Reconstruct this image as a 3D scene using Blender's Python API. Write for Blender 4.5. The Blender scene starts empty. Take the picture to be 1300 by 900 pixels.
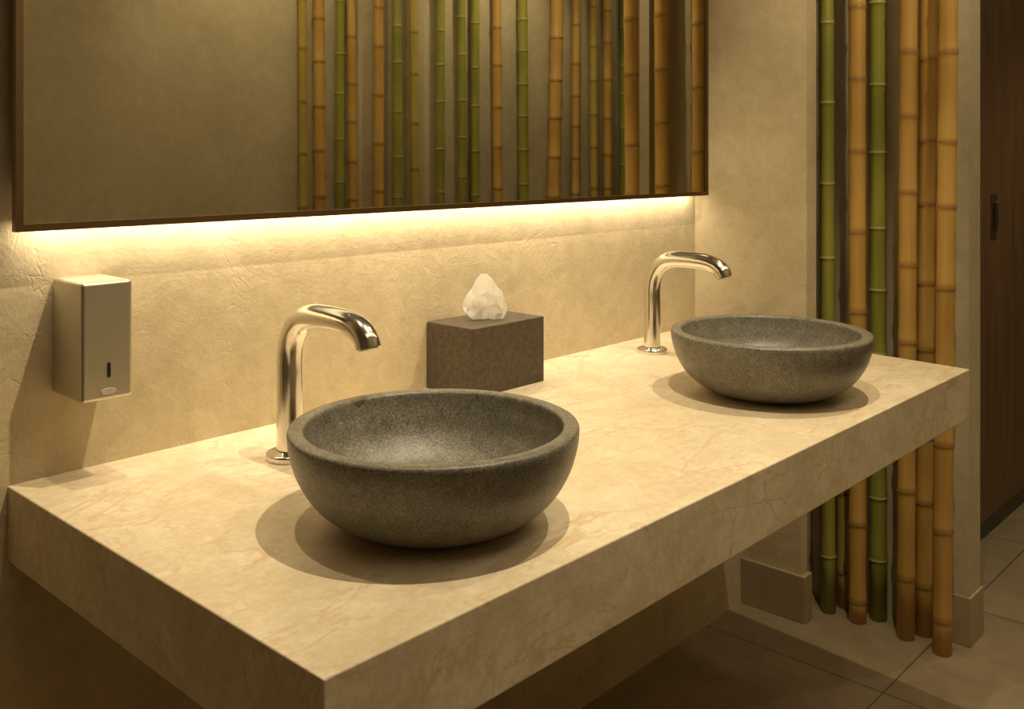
import bpy, bmesh, math, random
from mathutils import Vector, Matrix
random.seed(7)
H=0.45; CT=0.826            # unit length, counter top height
def P(X,Y,Z=0.0): return Vector((X*H, Y*H, CT+Z*H))
ZF=-CT/H                    # floor in units
ZC=(2.6-CT)/H               # ceiling
scene=bpy.context.scene
col=scene.collection
scene.view_settings.view_transform='Standard'
scene.view_settings.look='None'

# ---------------------------------------------------------------- helpers
def new_obj(name, me, mat=None, parent=None, smooth=False):
    ob=bpy.data.objects.new(name, me); col.objects.link(ob)
    if mat: me.materials.append(mat)
    if smooth:
        for p in me.polygons: p.use_smooth=True
    if parent: ob.parent=parent
    return ob
def struct(ob,label=None):
    ob["kind"]="structure"
    if label: ob["label"]=label
    return ob
def prism(name, pts, z0, z1, mat, bevel=0, parent=None, seg=3, origin=None):
    """pts: XY in units; z0,z1 units"""
    o=origin if origin is not None else P(sum(p[0] for p in pts)/len(pts), sum(p[1] for p in pts)/len(pts), z0)
    bm=bmesh.new()
    b=[bm.verts.new(P(x,y,z0)-o) for x,y in pts]
    t=[bm.verts.new(P(x,y,z1)-o) for x,y in pts]
    n=len(pts)
    bm.faces.new(b); bm.faces.new(t)
    for i in range(n): bm.faces.new([b[i],b[(i+1)%n],t[(i+1)%n],t[i]])
    bmesh.ops.recalc_face_normals(bm, faces=bm.faces)
    if bevel: bmesh.ops.bevel(bm, geom=bm.edges[:], offset=bevel*H, segments=seg, profile=.5, affect='EDGES')
    me=bpy.data.meshes.new(name); bm.to_mesh(me); bm.free()
    ob=new_obj(name, me, mat, parent); ob.location=o if parent is None else (o-parent.location)
    return ob
def rect(x0,x1,y0,y1): return [(x0,y0),(x1,y0),(x1,y1),(x0,y1)]
def catmull(pts, sub=8):
    out=[]; n=len(pts)
    for i in range(n-1):
        p0=pts[max(i-1,0)];p1=pts[i];p2=pts[i+1];p3=pts[min(i+2,n-1)]
        for k in range(sub):
            t=k/sub
            out.append(tuple(0.5*((2*b)+(-a+c)*t+(2*a-5*b+4*c-d)*t*t+(-a+3*b-3*c+d)*t**3) for a,b,c,d in zip(p0,p1,p2,p3)))
    out.append(tuple(pts[-1])); return out
def lathe(name, prof, mat, seg=96, parent=None, loc=(0,0,0)):
    bm=bmesh.new(); rings=[]
    for r,z in prof:
        if r<1e-5: rings.append([bm.verts.new((0,0,z*H))])
        else: rings.append([bm.verts.new((r*H*math.cos(2*math.pi*i/seg), r*H*math.sin(2*math.pi*i/seg), z*H)) for i in range(seg)])
    for a,b in zip(rings,rings[1:]):
        if len(a)==1 and len(b)==1: continue
        for i in range(seg):
            j=(i+1)%seg
            if len(a)==1: bm.faces.new([a[0],b[i],b[j]])
            elif len(b)==1: bm.faces.new([a[i],a[j],b[0]])
            else: bm.faces.new([a[i],a[j],b[j],b[i]])
    bmesh.ops.recalc_face_normals(bm, faces=bm.faces)
    me=bpy.data.meshes.new(name); bm.to_mesh(me); bm.free()
    ob=new_obj(name, me, mat, parent, True); ob.location=loc; return ob
def sweep(name, pts, radii, mat, seg=32, parent=None):
    """pts in (y,z) local units within plane x=0"""
    bm=bmesh.new(); rings=[]
    n=len(pts)
    for i,(y,z) in enumerate(pts):
        a=pts[max(i-1,0)]; b=pts[min(i+1,n-1)]
        t=Vector((0,b[0]-a[0],b[1]-a[1])).normalized()
        s=Vector((1,0,0)); u=t.cross(s)
        rings.append([bm.verts.new((Vector((0,y,z))+radii[i]*(math.cos(2*math.pi*k/seg)*s+math.sin(2*math.pi*k/seg)*u))*H) for k in range(seg)])
    for a,b in zip(rings,rings[1:]):
        for k in range(seg):
            j=(k+1)%seg; bm.faces.new([a[k],a[j],b[j],b[k]])
    bm.faces.new(rings[0]); bm.faces.new(rings[-1])
    bmesh.ops.recalc_face_normals(bm, faces=bm.faces)
    me=bpy.data.meshes.new(name); bm.to_mesh(me); bm.free()
    ob=new_obj(name, me, mat, parent, True)
    for p in me.polygons:
        if len(p.vertices)>4: p.use_smooth=False
    return ob

# ---------------------------------------------------------------- materials
def mat_base(name):
    m=bpy.data.materials.new(name); m.use_nodes=True
    nt=m.node_tree; b=nt.nodes['Principled BSDF']; return m,nt,b
def N(nt,t,**kw):
    n=nt.nodes.new(t)
    for k,v in kw.items():
        if k.startswith('i_'): n.inputs[k[2:].replace('_',' ')].default_value=v
        else: setattr(n,k,v)
    return n
def ramp(nt, stops):
    r=nt.nodes.new('ShaderNodeValToRGB'); e=r.color_ramp.elements
    while len(e)<len(stops): e.new(.5)
    for i,(p,c) in enumerate(stops):
        e[i].position=p; e[i].color=(*c,1) if len(c)==3 else c
    return r
def coords(nt, scale=(1,1,1), world=True, loc=(0,0,0)):
    if world:
        g=nt.nodes.new('ShaderNodeNewGeometry'); src=g.outputs['Position']
    else:
        g=nt.nodes.new('ShaderNodeTexCoord'); src=g.outputs['Object']
    mp=nt.nodes.new('ShaderNodeMapping'); mp.inputs['Scale'].default_value=scale; mp.inputs['Location'].default_value=loc
    nt.links.new(src, mp.inputs['Vector']); return mp.outputs['Vector']

def plaster(name, c1, c2, bump=.25, rough=.75):
    m,nt,b=mat_base(name); L=nt.links
    v=coords(nt)
    n1=N(nt,'ShaderNodeTexNoise',i_Scale=4.0,i_Detail=6.0,i_Roughness=.6,i_Distortion=.4); L.new(v,n1.inputs['Vector'])
    n2=N(nt,'ShaderNodeTexNoise',i_Scale=24.0,i_Detail=9.0,i_Roughness=.72,i_Distortion=.4); L.new(v,n2.inputs['Vector'])
    n3=N(nt,'ShaderNodeTexNoise',i_Scale=160.0,i_Detail=4.0); L.new(v,n3.inputs['Vector'])
    n4=N(nt,'ShaderNodeTexNoise',i_Scale=7.0,i_Detail=4.0,i_Distortion=1.1); L.new(v,n4.inputs['Vector'])
    s=N(nt,'ShaderNodeMath',operation='SUBTRACT'); L.new(n4.outputs[0],s.inputs[0]); s.inputs[1].default_value=.5
    a=N(nt,'ShaderNodeMath',operation='ABSOLUTE'); L.new(s.outputs[0],a.inputs[0])
    cr=ramp(nt,[(0,(1,1,1)),(.010,(0,0,0))]); L.new(a.outputs[0],cr.inputs[0])
    msk=ramp(nt,[(.46,(0,0,0)),(.56,(1,1,1))]); L.new(n1.outputs[0],msk.inputs[0])
    cm=N(nt,'ShaderNodeMath',operation='MULTIPLY'); L.new(cr.outputs[0],cm.inputs[0]); L.new(msk.outputs[0],cm.inputs[1])
    r=ramp(nt,[(.38,c1),(.62,c2)])
    mx=N(nt,'ShaderNodeMath',operation='MULTIPLY_ADD'); L.new(n2.outputs[0],mx.inputs[0]); mx.inputs[1].default_value=.5
    hf=N(nt,'ShaderNodeMath',operation='MULTIPLY'); L.new(n1.outputs[0],hf.inputs[0]); hf.inputs[1].default_value=.5
    L.new(hf.outputs[0],mx.inputs[2]); L.new(mx.outputs[0],r.inputs[0]); L.new(r.outputs[0],b.inputs['Base Color'])
    h1=N(nt,'ShaderNodeMath',operation='MULTIPLY_ADD'); L.new(n2.outputs[0],h1.inputs[0]); h1.inputs[1].default_value=.50
    h0=N(nt,'ShaderNodeMath',operation='MULTIPLY'); L.new(n3.outputs[0],h0.inputs[0]); h0.inputs[1].default_value=.12
    L.new(h0.outputs[0],h1.inputs[2])
    h2=N(nt,'ShaderNodeMath',operation='MULTIPLY_ADD'); L.new(cm.outputs[0],h2.inputs[0]); h2.inputs[1].default_value=-.12; L.new(h1.outputs[0],h2.inputs[2])
    bp=N(nt,'ShaderNodeBump',i_Strength=bump,i_Distance=.010); L.new(h2.outputs[0],bp.inputs['Height']); L.new(bp.outputs[0],b.inputs['Normal'])
    b.inputs['Roughness'].default_value=rough
    b.inputs['Specular IOR Level'].default_value=.25
    return m
M_wall=plaster('plaster_beige',(.47,.383,.235),(.62,.517,.335),.42)
M_wall2=plaster('plaster_tan',(.42,.357,.235),(.52,.447,.30),.3)
M_ceil=plaster('plaster_ceiling',(.5,.42,.3),(.55,.47,.34),.1)

def marble():
    m,nt,b=mat_base('marble_counter'); L=nt.links
    v=coords(nt)
    n1=N(nt,'ShaderNodeTexNoise',i_Scale=9.0,i_Detail=10.0,i_Roughness=.72,i_Distortion=.5); L.new(v,n1.inputs['Vector'])
    n2=N(nt,'ShaderNodeTexNoise',i_Scale=80.0,i_Detail=6.0,i_Roughness=.7,i_Distortion=.4); L.new(v,n2.inputs['Vector'])
    def vein(scale,sc,width,dist):
        v2=coords(nt,sc)
        n4=N(nt,'ShaderNodeTexNoise',i_Scale=scale,i_Detail=7.0,i_Roughness=.52,i_Distortion=dist); L.new(v2,n4.inputs['Vector'])
        s=N(nt,'ShaderNodeMath',operation='SUBTRACT'); L.new(n4.outputs[0],s.inputs[0]); s.inputs[1].default_value=.5
        a=N(nt,'ShaderNodeMath',operation='ABSOLUTE'); L.new(s.outputs[0],a.inputs[0])
        cr=ramp(nt,[(0,(1,1,1)),(width,(0,0,0))]); L.new(a.outputs[0],cr.inputs[0]); return cr
    c1=vein(2.2,(1.3,3.4,2.2),.016,.6); c2=vein(4.0,(1.2,2.8,2.0),.010,.6)
    mxv=N(nt,'ShaderNodeMath',operation='MAXIMUM'); L.new(c1.outputs[0],mxv.inputs[0]); L.new(c2.outputs[0],mxv.inputs[1])
    msk=ramp(nt,[(.36,(0,0,0)),(.58,(1,1,1))]); L.new(n1.outputs[0],msk.inputs[0])
    cm=N(nt,'ShaderNodeMath',operation='MULTIPLY'); L.new(mxv.outputs[0],cm.inputs[0]); L.new(msk.outputs[0],cm.inputs[1])
    cm2=N(nt,'ShaderNodeMath',operation='MULTIPLY'); L.new(cm.outputs[0],cm2.inputs[0]); cm2.inputs[1].default_value=.62
    r=ramp(nt,[(.36,(.60,.485,.325)),(.5,(.71,.60,.425)),(.62,(.82,.72,.545))])
    mx=N(nt,'ShaderNodeMath',operation='MULTIPLY_ADD'); L.new(n2.outputs[0],mx.inputs[0]); mx.inputs[1].default_value=.40
    hf=N(nt,'ShaderNodeMath',operation='MULTIPLY'); L.new(n1.outputs[0],hf.inputs[0]); hf.inputs[1].default_value=.60
    L.new(hf.outputs[0],mx.inputs[2]); L.new(mx.outputs[0],r.inputs[0])
    mix=N(nt,'ShaderNodeMix',data_type='RGBA'); L.new(cm2.outputs[0],mix.inputs['Factor']); L.new(r.outputs[0],mix.inputs['A']); mix.inputs['B'].default_value=(.54,.35,.18,1)
    L.new(mix.outputs['Result'],b.inputs['Base Color'])
    b.inputs['Roughness'].default_value=.34; b.inputs['Specular IOR Level'].default_value=.4
    bp=N(nt,'ShaderNodeBump',i_Strength=.08,i_Distance=.004); L.new(n2.outputs[0],bp.inputs['Height']); L.new(bp.outputs[0],b.inputs['Normal'])
    return m
M_marble=marble()

def stone():
    m,nt,b=mat_base('granite_dark'); L=nt.links
    v=coords(nt)
    n1=N(nt,'ShaderNodeTexNoise',i_Scale=360.0,i_Detail=3.0,i_Roughness=.7); L.new(v,n1.inputs['Vector'])
    n2=N(nt,'ShaderNodeTexNoise',i_Scale=50.0,i_Detail=6.0,i_Roughness=.7); L.new(v,n2.inputs['Vector'])
    r=ramp(nt,[(.34,(.062,.056,.044)),(.47,(.14,.13,.103)),(.57,(.21,.195,.153)),(.68,(.36,.335,.265))])
    mx=N(nt,'ShaderNodeMath',operation='MULTIPLY_ADD'); L.new(n1.outputs[0],mx.inputs[0]); mx.inputs[1].default_value=.72
    hf=N(nt,'ShaderNodeMath',operation='MULTIPLY'); L.new(n2.outputs[0],hf.inputs[0]); hf.inputs[1].default_value=.28
    L.new(hf.outputs[0],mx.inputs[2]); L.new(mx.outputs[0],r.inputs[0]); L.new(r.outputs[0],b.inputs['Base Color'])
    b.inputs['Roughness'].default_value=.37
    bp=N(nt,'ShaderNodeBump',i_Strength=.3,i_Distance=.002); L.new(n1.outputs[0],bp.inputs['Height']); L.new(bp.outputs[0],b.inputs['Normal'])
    return m
M_stone=stone()

def metal(name,c,rough,brush=False,met=1):
    m,nt,b=mat_base(name); b.inputs['Base Color'].default_value=(*c,1); b.inputs['Metallic'].default_value=met; b.inputs['Roughness'].default_value=rough
    if brush:
        v=coords(nt,(900,900,20)); n=N(nt,'ShaderNodeTexNoise',i_Scale=1.0,i_Detail=3.0); nt.links.new(v,n.inputs['Vector'])
        bp=N(nt,'ShaderNodeBump',i_Strength=.08,i_Distance=.001); nt.links.new(n.outputs[0],bp.inputs['Height']); nt.links.new(bp.outputs[0],b.inputs['Normal'])
    return m
M_chrome=metal('polished_nickel',(.76,.74,.70),.17)
M_steel=metal('brushed_steel',(.60,.56,.465),.44,True)
M_bronze=metal('bronze_frame',(.26,.175,.095),.35)
M_darkmetal=metal('dark_metal',(.22,.19,.15),.35)
M_mirror=metal('mirror_silver',(.74,.72,.60),.015)
def plain(name,c,rough=.5,var=.1):
    m,nt,b=mat_base(name)
    v=coords(nt); n=N(nt,'ShaderNodeTexNoise',i_Scale=30.0,i_Detail=3.0); nt.links.new(v,n.inputs['Vector'])
    r=ramp(nt,[(.3,tuple(x*(1-var) for x in c)),(.7,tuple(min(1,x*(1+var)) for x in c))]); nt.links.new(n.outputs[0],r.inputs[0]); nt.links.new(r.outputs[0],b.inputs['Base Color'])
    b.inputs['Roughness'].default_value=rough; return m
M_black=plain('black_plastic',(.015,.012,.01),.3)
M_grey=plain('grey_plastic',(.50,.45,.37),.4)
M_tissue=plain('tissue_paper',(.88,.84,.76),.9,.03)
def _tp():
    nt=M_tissue.node_tree; b=nt.nodes['Principled BSDF']; out=nt.nodes['Material Output']
    tr=nt.nodes.new('ShaderNodeBsdfTranslucent'); tr.inputs[0].default_value=(.88,.84,.76,1)
    mx=nt.nodes.new('ShaderNodeMixShader'); mx.inputs[0].default_value=.35
    nt.links.new(b.outputs[0],mx.inputs[1]); nt.links.new(tr.outputs[0],mx.inputs[2]); nt.links.new(mx.outputs[0],out.inputs['Surface'])
_tp()

def leather():
    m,nt,b=mat_base('brown_leather'); L=nt.links
    v=coords(nt,(1,1,1))
    n1=N(nt,'ShaderNodeTexNoise',i_Scale=120.0,i_Detail=6.0,i_Roughness=.7); L.new(v,n1.inputs['Vector'])
    r=ramp(nt,[(.35,(.046,.032,.018)),(.65,(.100,.072,.042))]); L.new(n1.outputs[0],r.inputs[0]); L.new(r.outputs[0],b.inputs['Base Color'])
    b.inputs['Roughness'].default_value=.6
    bp=N(nt,'ShaderNodeBump',i_Strength=.3,i_Distance=.002); L.new(n1.outputs[0],bp.inputs['Height']); L.new(bp.outputs[0],b.inputs['Normal'])
    return m
M_leather=leather()

def tile():
    m,nt,b=mat_base('floor_tile'); L=nt.links
    v=coords(nt,(1,1,1),True,(-3.98*H,1.081*H,0))
    br=N(nt,'ShaderNodeTexBrick',offset=0.0,squash=1.0); L.new(v,br.inputs['Vector'])
    br.inputs['Scale'].default_value=1; br.inputs['Mortar Size'].default_value=.0028; br.inputs['Mortar Smooth'].default_value=.2
    br.inputs['Brick Width'].default_value=.6; br.inputs['Row Height'].default_value=.6
    br.inputs['Color1'].default_value=(.27,.206,.125,1); br.inputs['Color2'].default_value=(.29,.22,.135,1); br.inputs['Mortar'].default_value=(.13,.10,.06,1)
    n1=N(nt,'ShaderNodeTexNoise',i_Scale=9.0,i_Detail=7.0,i_Roughness=.65,i_Distortion=.7); v2=coords(nt); L.new(v2,n1.inputs['Vector'])
    r=ramp(nt,[(.3,(.75,.75,.75)),(.7,(1.1,1.1,1.1))]); L.new(n1.outputs[0],r.inputs[0])
    mix=N(nt,'ShaderNodeMix',data_type='RGBA',blend_type='MULTIPLY'); mix.inputs['Factor'].default_value=1
    L.new(br.outputs['Color'],mix.inputs['A']); L.new(r.outputs[0],mix.inputs['B']); L.new(mix.outputs['Result'],b.inputs['Base Color'])
    b.inputs['Roughness'].default_value=.45
    bp=N(nt,'ShaderNodeBump',i_Strength=.4,i_Distance=.003,invert=True); L.new(br.outputs['Fac'],bp.inputs['Height']); L.new(bp.outputs[0],b.inputs['Normal'])
    return m
M_tile=tile()
M_basetile=plaster('baseboard_tile',(.32,.25,.145),(.38,.30,.18),.1,.5)

def wood():
    m,nt,b=mat_base('dark_wood'); L=nt.links
    v=coords(nt,(60,60,2.5))
    n1=N(nt,'ShaderNodeTexNoise',i_Scale=1.0,i_Detail=6.0,i_Distortion=.4); L.new(v,n1.inputs['Vector'])
    r=ramp(nt,[(.3,(.085,.045,.018)),(.7,(.155,.084,.034))]); L.new(n1.outputs[0],r.inputs[0]); L.new(r.outputs[0],b.inputs['Base Color'])
    b.inputs['Roughness'].default_value=.5; return m
M_wood=wood()

def bamboo_mat(name,c1,c2,cn):
    m,nt,b=mat_base(name); L=nt.links
    v=coords(nt,(90,90,3.0))
    n1=N(nt,'ShaderNodeTexNoise',i_Scale=1.0,i_Detail=4.0); L.new(v,n1.inputs['Vector'])
    v2=coords(nt,(6,6,4)); n2=N(nt,'ShaderNodeTexNoise',i_Scale=1.0,i_Detail=3.0); L.new(v2,n2.inputs['Vector'])
    ad=N(nt,'ShaderNodeMath',operation='MULTIPLY_ADD'); L.new(n1.outputs[0],ad.inputs[0]); ad.inputs[1].default_value=.35
    m2=N(nt,'ShaderNodeMath',operation='MULTIPLY'); L.new(n2.outputs[0],m2.inputs[0]); m2.inputs[1].default_value=.65; L.new(m2.outputs[0],ad.inputs[2])
    r=ramp(nt,[(.35,c1),(.65,c2)]); L.new(ad.outputs[0],r.inputs[0])
    at=N(nt,'ShaderNodeAttribute',attribute_name='node'); 
    mix=N(nt,'ShaderNodeMix',data_type='RGBA'); L.new(at.outputs['Fac'],mix.inputs['Factor']); L.new(r.outputs[0],mix.inputs['A']); mix.inputs['B'].default_value=(*cn,1)
    L.new(mix.outputs['Result'],b.inputs['Base Color'])
    b.inputs['Roughness'].default_value=.42; return m
M_by=bamboo_mat('bamboo_golden',(.42,.23,.05),(.57,.36,.10),(.25,.14,.045))
M_bg=bamboo_mat('bamboo_green',(.19,.20,.028),(.31,.30,.05),(.38,.32,.11))
M_bo=bamboo_mat('bamboo_olive_yellow',(.36,.27,.05),(.48,.36,.085),(.20,.14,.05))
BM={'y':M_by,'g':M_bg,'o':M_bo}; BN={'y':'golden yellow','g':'green','o':'olive yellow'}

# ---------------------------------------------------------------- room shell
YB=-4.72; XL=-4.5; XR=12.5
struct(prism('wall_back', rect(XL,4.95,0,.25), ZF, ZC, M_wall),"beige textured plaster wall behind the counter")
struct(prism('floor', rect(XL-.3,XR+.3,YB-.3,.3), ZF-.15, ZF, M_tile),"large beige brown stone floor tiles")
struct(prism('ceiling', rect(XL-.3,XR+.3,YB-.3,.3), ZC, ZC+.15, M_ceil),"plain plaster ceiling")
struct(prism('wall_right',[(3.86,0),(4.40,-.445),(4.53,-.445),(4.53,0)],-.23,ZC,M_wall,bevel=0),"beige plaster splayed wall ending beside the bamboo poles")
struct(prism('wall_right_lower',[(4.42,0),(4.42,-.40),(4.5,-.40),(4.5,0)],ZF,-.23,M_wall),"beige plaster wall below the counter")
struct(prism('wall_niche', rect(4.86,4.98,-1.2,0), ZF, ZC, M_wall2),"grey tan plaster wall behind the bamboo poles")
struct(prism('wall_column', rect(4.8,5.0,-1.2525,-1.165), ZF, ZC, M_wall2),"narrow plaster wall end beside the bamboo poles")
struct(prism('baseboard_right',[(4.395,0),(4.395,-.435),(4.50,-.435),(4.5,-.40),(4.42,-.40),(4.42,0)],ZF,ZF+.285,M_basetile,bevel=.004),"beige tile baseboard")
struct(prism('baseboard_column',[(4.785,-1.150),(4.785,-1.268),(5.02,-1.268),(5.02,-1.2525),(4.8,-1.2525),(4.8,-1.150)],ZF,ZF+.285,M_basetile,bevel=.004),"beige tile baseboard around the wall end")
struct(prism('wall_door', rect(4.98,XR,-.78,-.6), ZF, ZC, M_wall2),"tan wall holding the wooden door")
struct(prism('wall_front', rect(XL,XR,YB-.2,YB), ZF, ZC, M_wall2),"tan plaster wall opposite the mirror")
struct(prism('wall_left', rect(XL-.2,XL,YB,0.2), ZF, ZC, M_wall2),"tan plaster wall")
struct(prism('wall_far', rect(XR,XR+.2,YB,-.6), ZF, ZC, M_wall2),"tan plaster wall at the end of the room")
struct(prism('baseboard_door', rect(5.0,XR-.02,-.80,-.78), ZF, ZF+.16, M_black),"dark kick strip under the wooden door")
d=struct(prism('door_1', rect(5.02,8.6,-.835,-.78), ZF+.16, ZF+4.9, M_wood, bevel=.008),"dark brown wooden door")
def cp(name,x0,x1,y0,y1,z0,z1,mat,par,bev=.006,label=None):
    o=prism(name,rect(x0,x1,y0,y1),z0,z1,mat,bevel=bev,parent=par)
    if label:o["label"]=label
    return o
HZ=1-.43
cp('handle',6.60,6.72,-.846,-.83,HZ-.18,HZ+.16,M_darkmetal,d,label="dark metal door handle plate")
cp('handle',6.635,6.660,-.875,-.843,HZ-.12,HZ+.10,M_darkmetal,d,label="slim metal door pull")

# ---------------------------------------------------------------- counter
c=prism('vanity_countertop',[(0,.012),(0,-1.602),(3.71,-1.602),(3.79,-.747),(3.86,0.012)],-.23,0,M_marble,bevel=.005,seg=3)
c["label"]="thick beige marble vanity countertop mounted along the wall"; c["category"]="countertop"

# ---------------------------------------------------------------- basins
prof=catmull([(0,0),(.10,0),(.185,.0),(.225,.008),(.285,.036),(.338,.083),(.376,.145),(.395,.205),(.400,.240)],6)[:-1]
prof+= [(.4005,.250),(.4000,.258),(.3975,.2635),(.392,.266),(.375,.2665),(.364,.266),(.359,.264),(.3565,.259),(.3555,.252)]
prof+= catmull([(.354,.240),(.346,.205),(.320,.140),(.25,.078),(.12,.048),(0,.042)],6)
prof=[(max(r,0),max(z,0)) for r,z in prof]; prof[0]=(0,0); prof[-1]=(0,.042)
b1=lathe('vessel_basin',prof,M_stone,128,loc=P(.707,-1.146,0))
b1["label"]="round dark granite bowl basin near the soap dispenser"; b1["category"]="sink"
b2=bpy.data.objects.new('vessel_basin',b1.data.copy()); col.objects.link(b2); b2.location=P(2.655,-1.128,0); b2.scale=(1.04,1.04,1.0)
b2["label"]="round dark granite bowl basin beside the bamboo poles"; b2["category"]="sink"
for o in(b1,b2): o["group"]="stone vessel basins on the counter"

# ---------------------------------------------------------------- faucets
def faucet(X,Y,label):
    e=bpy.data.objects.new('faucet',None); col.objects.link(e); e.location=P(X,Y,0)
    e["label"]=label; e["category"]="faucet"; e["group"]="faucets on the counter"
    lathe('base',[(0,0),(.076,0),(.0775,.003),(.0775,.017),(.076,.021),(.072,.023),(.052,.024),(.048,.028),(0,.028)],M_chrome,64,parent=e)
    pts=catmull([(0,.024),(0,.13),(0,.25),(0,.330),(-.010,.385),(-.036,.435),(-.078,.470),(-.135,.486),(-.21,.489),(-.28,.488),(-.338,.482),(-.380,.468),(-.407,.445),(-.418,.418)],8)
    n=len(pts); rad=[.0425-.0030*(i/(n-1)) for i in range(n)]
    sweep('spout',pts,rad,M_chrome,40,parent=e)
    a=Vector((pts[-2][0],pts[-2][1])); b=Vector((pts[-1][0],pts[-1][1])); t=(b-a).normalized()
    sweep('nozzle',[tuple(x) for x in [b+t*.0002,b+t*.002]],[.032,.031],M_darkmetal,40,parent=e)["label"]="dark metal aerator disc"
    return e
faucet(.744,-.392,"curved polished nickel faucet behind the basin near the dispenser")
faucet(3.02,-.273,"curved polished nickel faucet behind the basin near the corner")

# ---------------------------------------------------------------- soap dispenser
e=bpy.data.objects.new('soap_dispenser',None); col.objects.link(e); e.location=P(.21,0,.261)
e["label"]="brushed steel wall-mounted soap dispenser above the counter end"; e["category"]="soap dispenser"
o=cp('body',.131,.289,-.2186,0,.261,.623,M_steel,e,bev=.012)
for p in o.data.polygons: p.use_smooth=True
wn=o.modifiers.new('wn','WEIGHTED_NORMAL')
cp('backplate',.137,.283,-.012,-.0005,.267,.617,M_darkmetal,e,bev=.002)
cp('level_window',.208,.218,-.2215,-.2150,.33,.375,M_black,e,bev=.001,label="narrow dark level window")
bm=bmesh.new(); bmesh.ops.create_cone(bm,cap_ends=True,segments=40,radius1=.5,radius2=.47,depth=1)
me=bpy.data.meshes.new('push_button'); bm.to_mesh(me); bm.free()
o=new_obj('push_button',me,M_grey,e); o["label"]="small oval grey button"
o.rotation_euler=(math.radians(90),0,0); o.scale=(.05*H,.021*H,.006*H); o.location=P(.212,-.2195,.288)-e.location

# ---------------------------------------------------------------- tissue box
e=bpy.data.objects.new('tissue_box',None); col.objects.link(e); e.location=P(1.93,-.15,0)
e["label"]="dark brown leather cube tissue box against the wall"; e["category"]="tissue box"
cp('box',1.707,2.158,-.287,-.003,0,.290,M_leather,e,bev=.005)
cp('opening',1.855,2.01,-.165,-.125,.289,.2915,M_black,e,bev=.0005,label="dark slot in the box top")
s=.0034
bm=bmesh.new()
sheets=[
 [(-13,-24,-26,20,.002),(-10,-19,-21,32,.010),(-5,-11,-15,40,-.004),(-1,-5,-9,50,.009),(3,2,-3,59,.000),(7,7,5,60,-.008),(12,14,13,52,.006),(17,20,19,42,-.006),(22,26,26,35,.006),(26,31,31,21,-.002)],
 [(-11,-20,-22,14,-.014),(-5,-13,-15,26,-.006),(1,-3,-5,33,-.018),(8,7,6,36,-.008),(15,17,17,30,-.020),(20,25,26,16,-.010)]]
for sh in sheets:
    n=len(sh); grid=[]
    for f in (0,.25,.5,.75,1):
        row=[]
        for i,(bx,mx_,tx,tz,dy) in enumerate(sh):
            x=(1-f)**2*bx+2*f*(1-f)*(mx_*1.1)+f*f*tx
            y=dy*(.5+1.1*f*(1-.45*f))+ (.003 if (i+int(f*4))%3==0 else 0)
            row.append(bm.verts.new((x*s*H,y*H,tz*f*s*H)))
        grid.append(row)
    for a,b in zip(grid,grid[1:]):
        for i in range(n-1): bm.faces.new([a[i],a[i+1],b[i+1],b[i]])
bmesh.ops.triangulate(bm, faces=bm.faces)
me=bpy.data.meshes.new('tissue'); bm.to_mesh(me); bm.free()
t=new_obj('tissue',me,M_tissue,e); t.location=P(1.91,-.145,.289)-e.location; t["label"]="crumpled white tissue"
t.rotation_euler=(0,0,math.radians(-38))

# ---------------------------------------------------------------- mirror
MB=1-.222; MT=MB+2.1; ML=-.013; MR=3.848; MY=-.10
e=bpy.data.objects.new('mirror',None); col.objects.link(e); e.location=P(1.92,0,MB)
e["label"]="wide backlit wall mirror with thin bronze frame"; e["category"]="mirror"
def framebar(bm,x0,x1,y0,y1,z0,z1):
    o=e.location
    vs=[bm.verts.new(P(x,y,z)-o) for x in(x0,x1) for y in(y0,y1) for z in(z0,z1)]
    for f in((0,1,3,2),(4,6,7,5),(0,4,5,1),(2,3,7,6),(0,2,6,4),(1,5,7,3)): bm.faces.new([vs[i] for i in f])
fw=.022; FB=-.070
bm=bmesh.new()
framebar(bm,ML,MR,MY,FB,MB,MB+fw); framebar(bm,ML,MR,MY,FB,MT-fw,MT)
framebar(bm,ML,ML+fw,MY,FB,MB+fw,MT-fw); framebar(bm,MR-fw,MR,MY,FB,MB+fw,MT-fw)
bmesh.ops.recalc_face_normals(bm, faces=bm.faces)
me=bpy.data.meshes.new('frame'); bm.to_mesh(me); bm.free()
new_obj('frame',me,M_bronze,e)["label"]="thin dark bronze frame"
cp('mirror_glass',ML+fw,MR-fw,-.090,-.084,MB+fw,MT-fw,M_mirror,e,bev=0)
cp('backing',ML+.02,MR-.03,-.083,-.071,MB+.02,MT-.02,M_black,e,bev=0)
cp('mounting_box',ML+.2,MR-.2,-.071,0,MB+.12,MT-.2,M_black,e,bev=0)
m,nt,b=mat_base('led_warm'); b.inputs['Emission Color'].default_value=(1,.84,.60,1); b.inputs['Emission Strength'].default_value=1.5
cp('led_strip',ML+.05,MR-.04,-.066,-.050,MB+.055,MB+.063,m,e,bev=0,label="warm white light strip behind the mirror")

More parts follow.
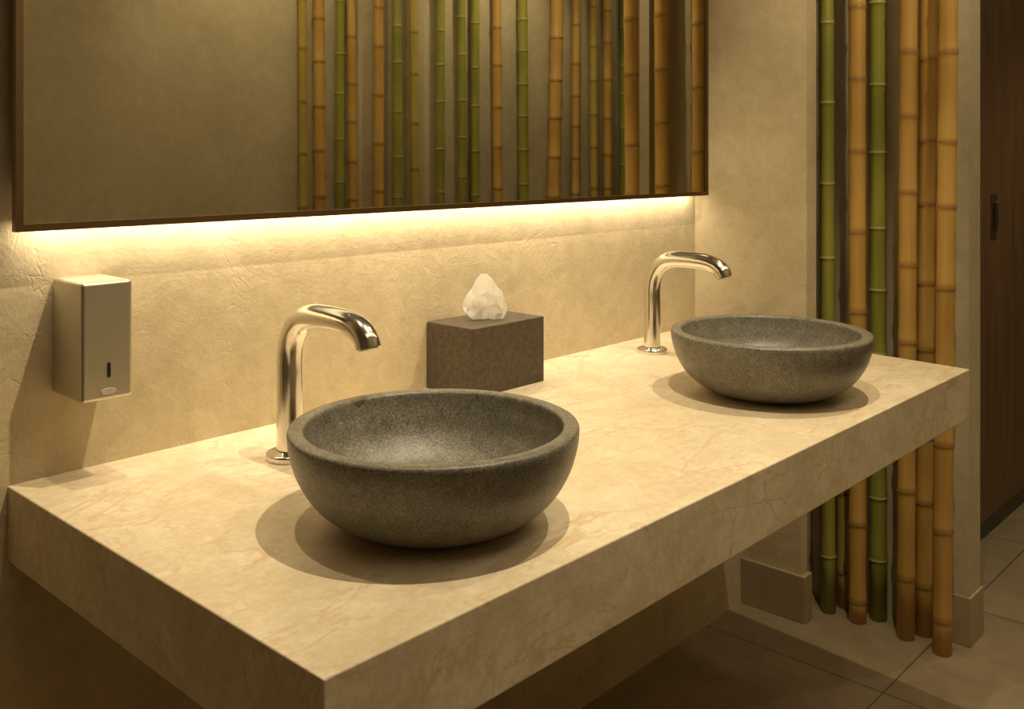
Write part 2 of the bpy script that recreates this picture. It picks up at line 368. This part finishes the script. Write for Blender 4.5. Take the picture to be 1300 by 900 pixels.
# ---------------------------------------------------------------- bamboo
def bamboo(X,Y,kind,r=.052,tilt=(0,0),seed=0,label=None,group=None,top=None,seg=20):
    rg=random.Random(seed)
    top=ZC if top is None else top
    L=(top-ZF); z=0; nodes=[]; z=rg.uniform(.08,.38)
    while z<L-.05: nodes.append(z); z+=rg.uniform(.36,.52)
    rows=[(0,r,0)]; 
    for nz in nodes:
        rows+= [(nz-.03,r*1.0,0),(nz-.011,r*1.03,0),(nz-.005,r*1.10,.3),(nz,r*1.12,1),(nz+.006,r*1.02,1),(nz+.012,r*1.05,.35),(nz+.03,r*.99,0),(nz+.2,r*.965,0)]
    rows=[q for q in rows if q[0]<L-.002]+[(L-.001,r,0)]
    bm=bmesh.new(); rings=[]; vals=[]
    for z,rr,v in rows:
        cx=tilt[0]*z; cy=tilt[1]*z
        rings.append([bm.verts.new(((cx+rr*math.cos(2*math.pi*i/seg))*H,(cy+rr*math.sin(2*math.pi*i/seg))*H,z*H)) for i in range(seg)]); vals+= [v]*seg
    for a,b in zip(rings,rings[1:]):
        for i in range(seg):
            j=(i+1)%seg; bm.faces.new([a[i],a[j],b[j],b[i]])
    bm.faces.new(rings[0][::-1]); bm.faces.new(rings[-1])
    me=bpy.data.meshes.new('bamboo_pole'); bm.to_mesh(me); bm.free()
    at=me.attributes.new('node','FLOAT','POINT')
    for i,v in enumerate(vals): at.data[i].value=v
    o=new_obj('bamboo_pole',me,BM[kind],None,True); o.location=P(X,Y,ZF+.001)
    o["label"]=label or (BN[kind]+" bamboo pole"); o["category"]="bamboo"; o["group"]=group
    return o
CX,CY=-1.110,-3.127; F=1227.
ux,uy=.6807,.7325
def solveY(xpix,X):
    k=(xpix-650)/F
    return (-1.535+ux*X-k*(2.942+uy*X))/(uy+k*ux)
def solveX(xpix,Yp):
    k=(xpix-650)/F
    return (k*(2.942+ux*Yp)+1.535+uy*Yp)/(ux-k*uy)
for i,(xb,xt,k,r,X) in enumerate([(1052,1049,'g',.044,4.66),(1089,1088,'y',.051,4.66),(1115,1114,'g',.052,4.78),(1150,1154,'y',.051,4.66),(1173,1180,'y',.052,4.77),(1196,1205,'y',.052,4.62)]):
    yb=solveY(xb,X); yt=solveY(xt,X); T=(yt-yb)/4.2
    bamboo(X,yb,k,r,(0,T),seed=20+i,label=BN[k]+" bamboo pole standing on the floor by the counter",group="bamboo poles beside the counter",seg=28)
bamboo(4.79,solveY(1071,4.79),'o',.042,(0,0),seed=40,label="slim olive yellow bamboo pole standing close to the wall",group="bamboo poles beside the counter",top=-.3)
# opposite wall (seen in the mirror)
ref=[(388,'o',6),(409,'y',8),(432,'g',6.5),(452,'y',6.5),(482,'y',7),(507,'g',6.5),(531,'o',6),(560,'g',6.5),(591,'g',6),(605,'g',6),(635,'y',6.5),(667,'g',7),(697,'y',9),(730,'y',6),(757,'o',5.5),(773,'y',6.5),(792,'g',6.5)]
for i,(x,k,hw) in enumerate(ref):
    Y=YB+.09; Yp=-.176-Y
    X=solveX(x,Yp); dep=2.942+uy*X+ux*Yp
    r=min(hw*.93/F*dep,.08)
    bamboo(X,YB+.012+r*1.12,k,r,(.012*random.uniform(-1,1)+(.03 if x==697 else 0),0),seed=60+i,label=BN[k]+" bamboo pole standing against the plaster wall",group="bamboo poles along the opposite wall",seg=16)

# ---------------------------------------------------------------- lights
WARM=(1,.832,.55)
def spot(X,Y,Z,tx,ty,tz,en,size=95,blend=.6,rad=.018,c=WARM):
    l=bpy.data.lights.new('spot_light','SPOT'); l.energy=en; l.spot_size=math.radians(size); l.spot_blend=blend; l.shadow_soft_size=rad; l.color=c  # one name for the basin downlights and the added fill spots
    o=bpy.data.objects.new('spot_light',l); col.objects.link(o); o.location=P(X,Y,Z)
    o.rotation_euler=(P(tx,ty,tz)-o.location).to_track_quat('-Z','Y').to_euler()
def area(X,Y,Z,sx,sy,en,c=WARM,rot=(0,0,0)):
    l=bpy.data.lights.new('area','AREA'); l.shape='RECTANGLE'; l.size=sx*H; l.size_y=sy*H; l.energy=en; l.color=c
    o=bpy.data.objects.new('area_lamp',l); col.objects.link(o); o.location=P(X,Y,Z); o.rotation_euler=rot
spot(1.12,-1.85,3.85,.95,-1.10,0,82,size=76,rad=.012)
spot(2.85,-1.85,3.85,2.75,-1.05,0,66,size=72,rad=.012)
spot(.26,-.55,3.8,.26,-.42,0,36,size=40,blend=1,rad=.010)
spot(3.5,-2.1,3.6,4.65,-.9,1.7,24,size=54,blend=1)  # added spot to brighten the bamboo poles in the niche
spot(4.25,-1.15,3.8,4.8,-.75,1.6,11,size=90,blend=1,rad=.12)  # added soft fill for the dark gaps behind the niche poles
spot(7.4,-2.6,3.7,7.4,-2.3,ZF,26,size=86)
spot(3.5,-3.4,3.8,4.5,YB,0.8,20,size=110)  # added wash so the opposite wall shows brighter in the mirror
spot(6.5,-3.4,3.8,7.0,YB,0.8,22,size=110)  # second added wash, for the bamboo on the opposite wall
area(1.5,-3.4,3.8,6,1.2,9)  # added soft fill from above, no fixture modelled
area(7.0,-3.4,3.8,5,1.2,7)  # added fill for the far half of the room
area((ML+MR)/2,-.052,MB+.03,(MR-ML)-.1,.03,3.4,(1,.85,.62),(math.radians(2),0,0))

w=bpy.data.worlds.new('w'); scene.world=w; w.use_nodes=True
w.node_tree.nodes['Background'].inputs[0].default_value=(1,.75,.45,1); w.node_tree.nodes['Background'].inputs[1].default_value=.05

# ---------------------------------------------------------------- camera
cam=bpy.data.cameras.new('camera'); co=bpy.data.objects.new('camera',cam); col.objects.link(co)
cam.sensor_width=36; cam.lens=F/1300*36; cam.shift_y=-250/1300; cam.clip_start=.01
co.location=P(CX,CY,1.0)
co.rotation_euler=(math.radians(90),0,-math.atan2(uy,ux))
scene.camera=co
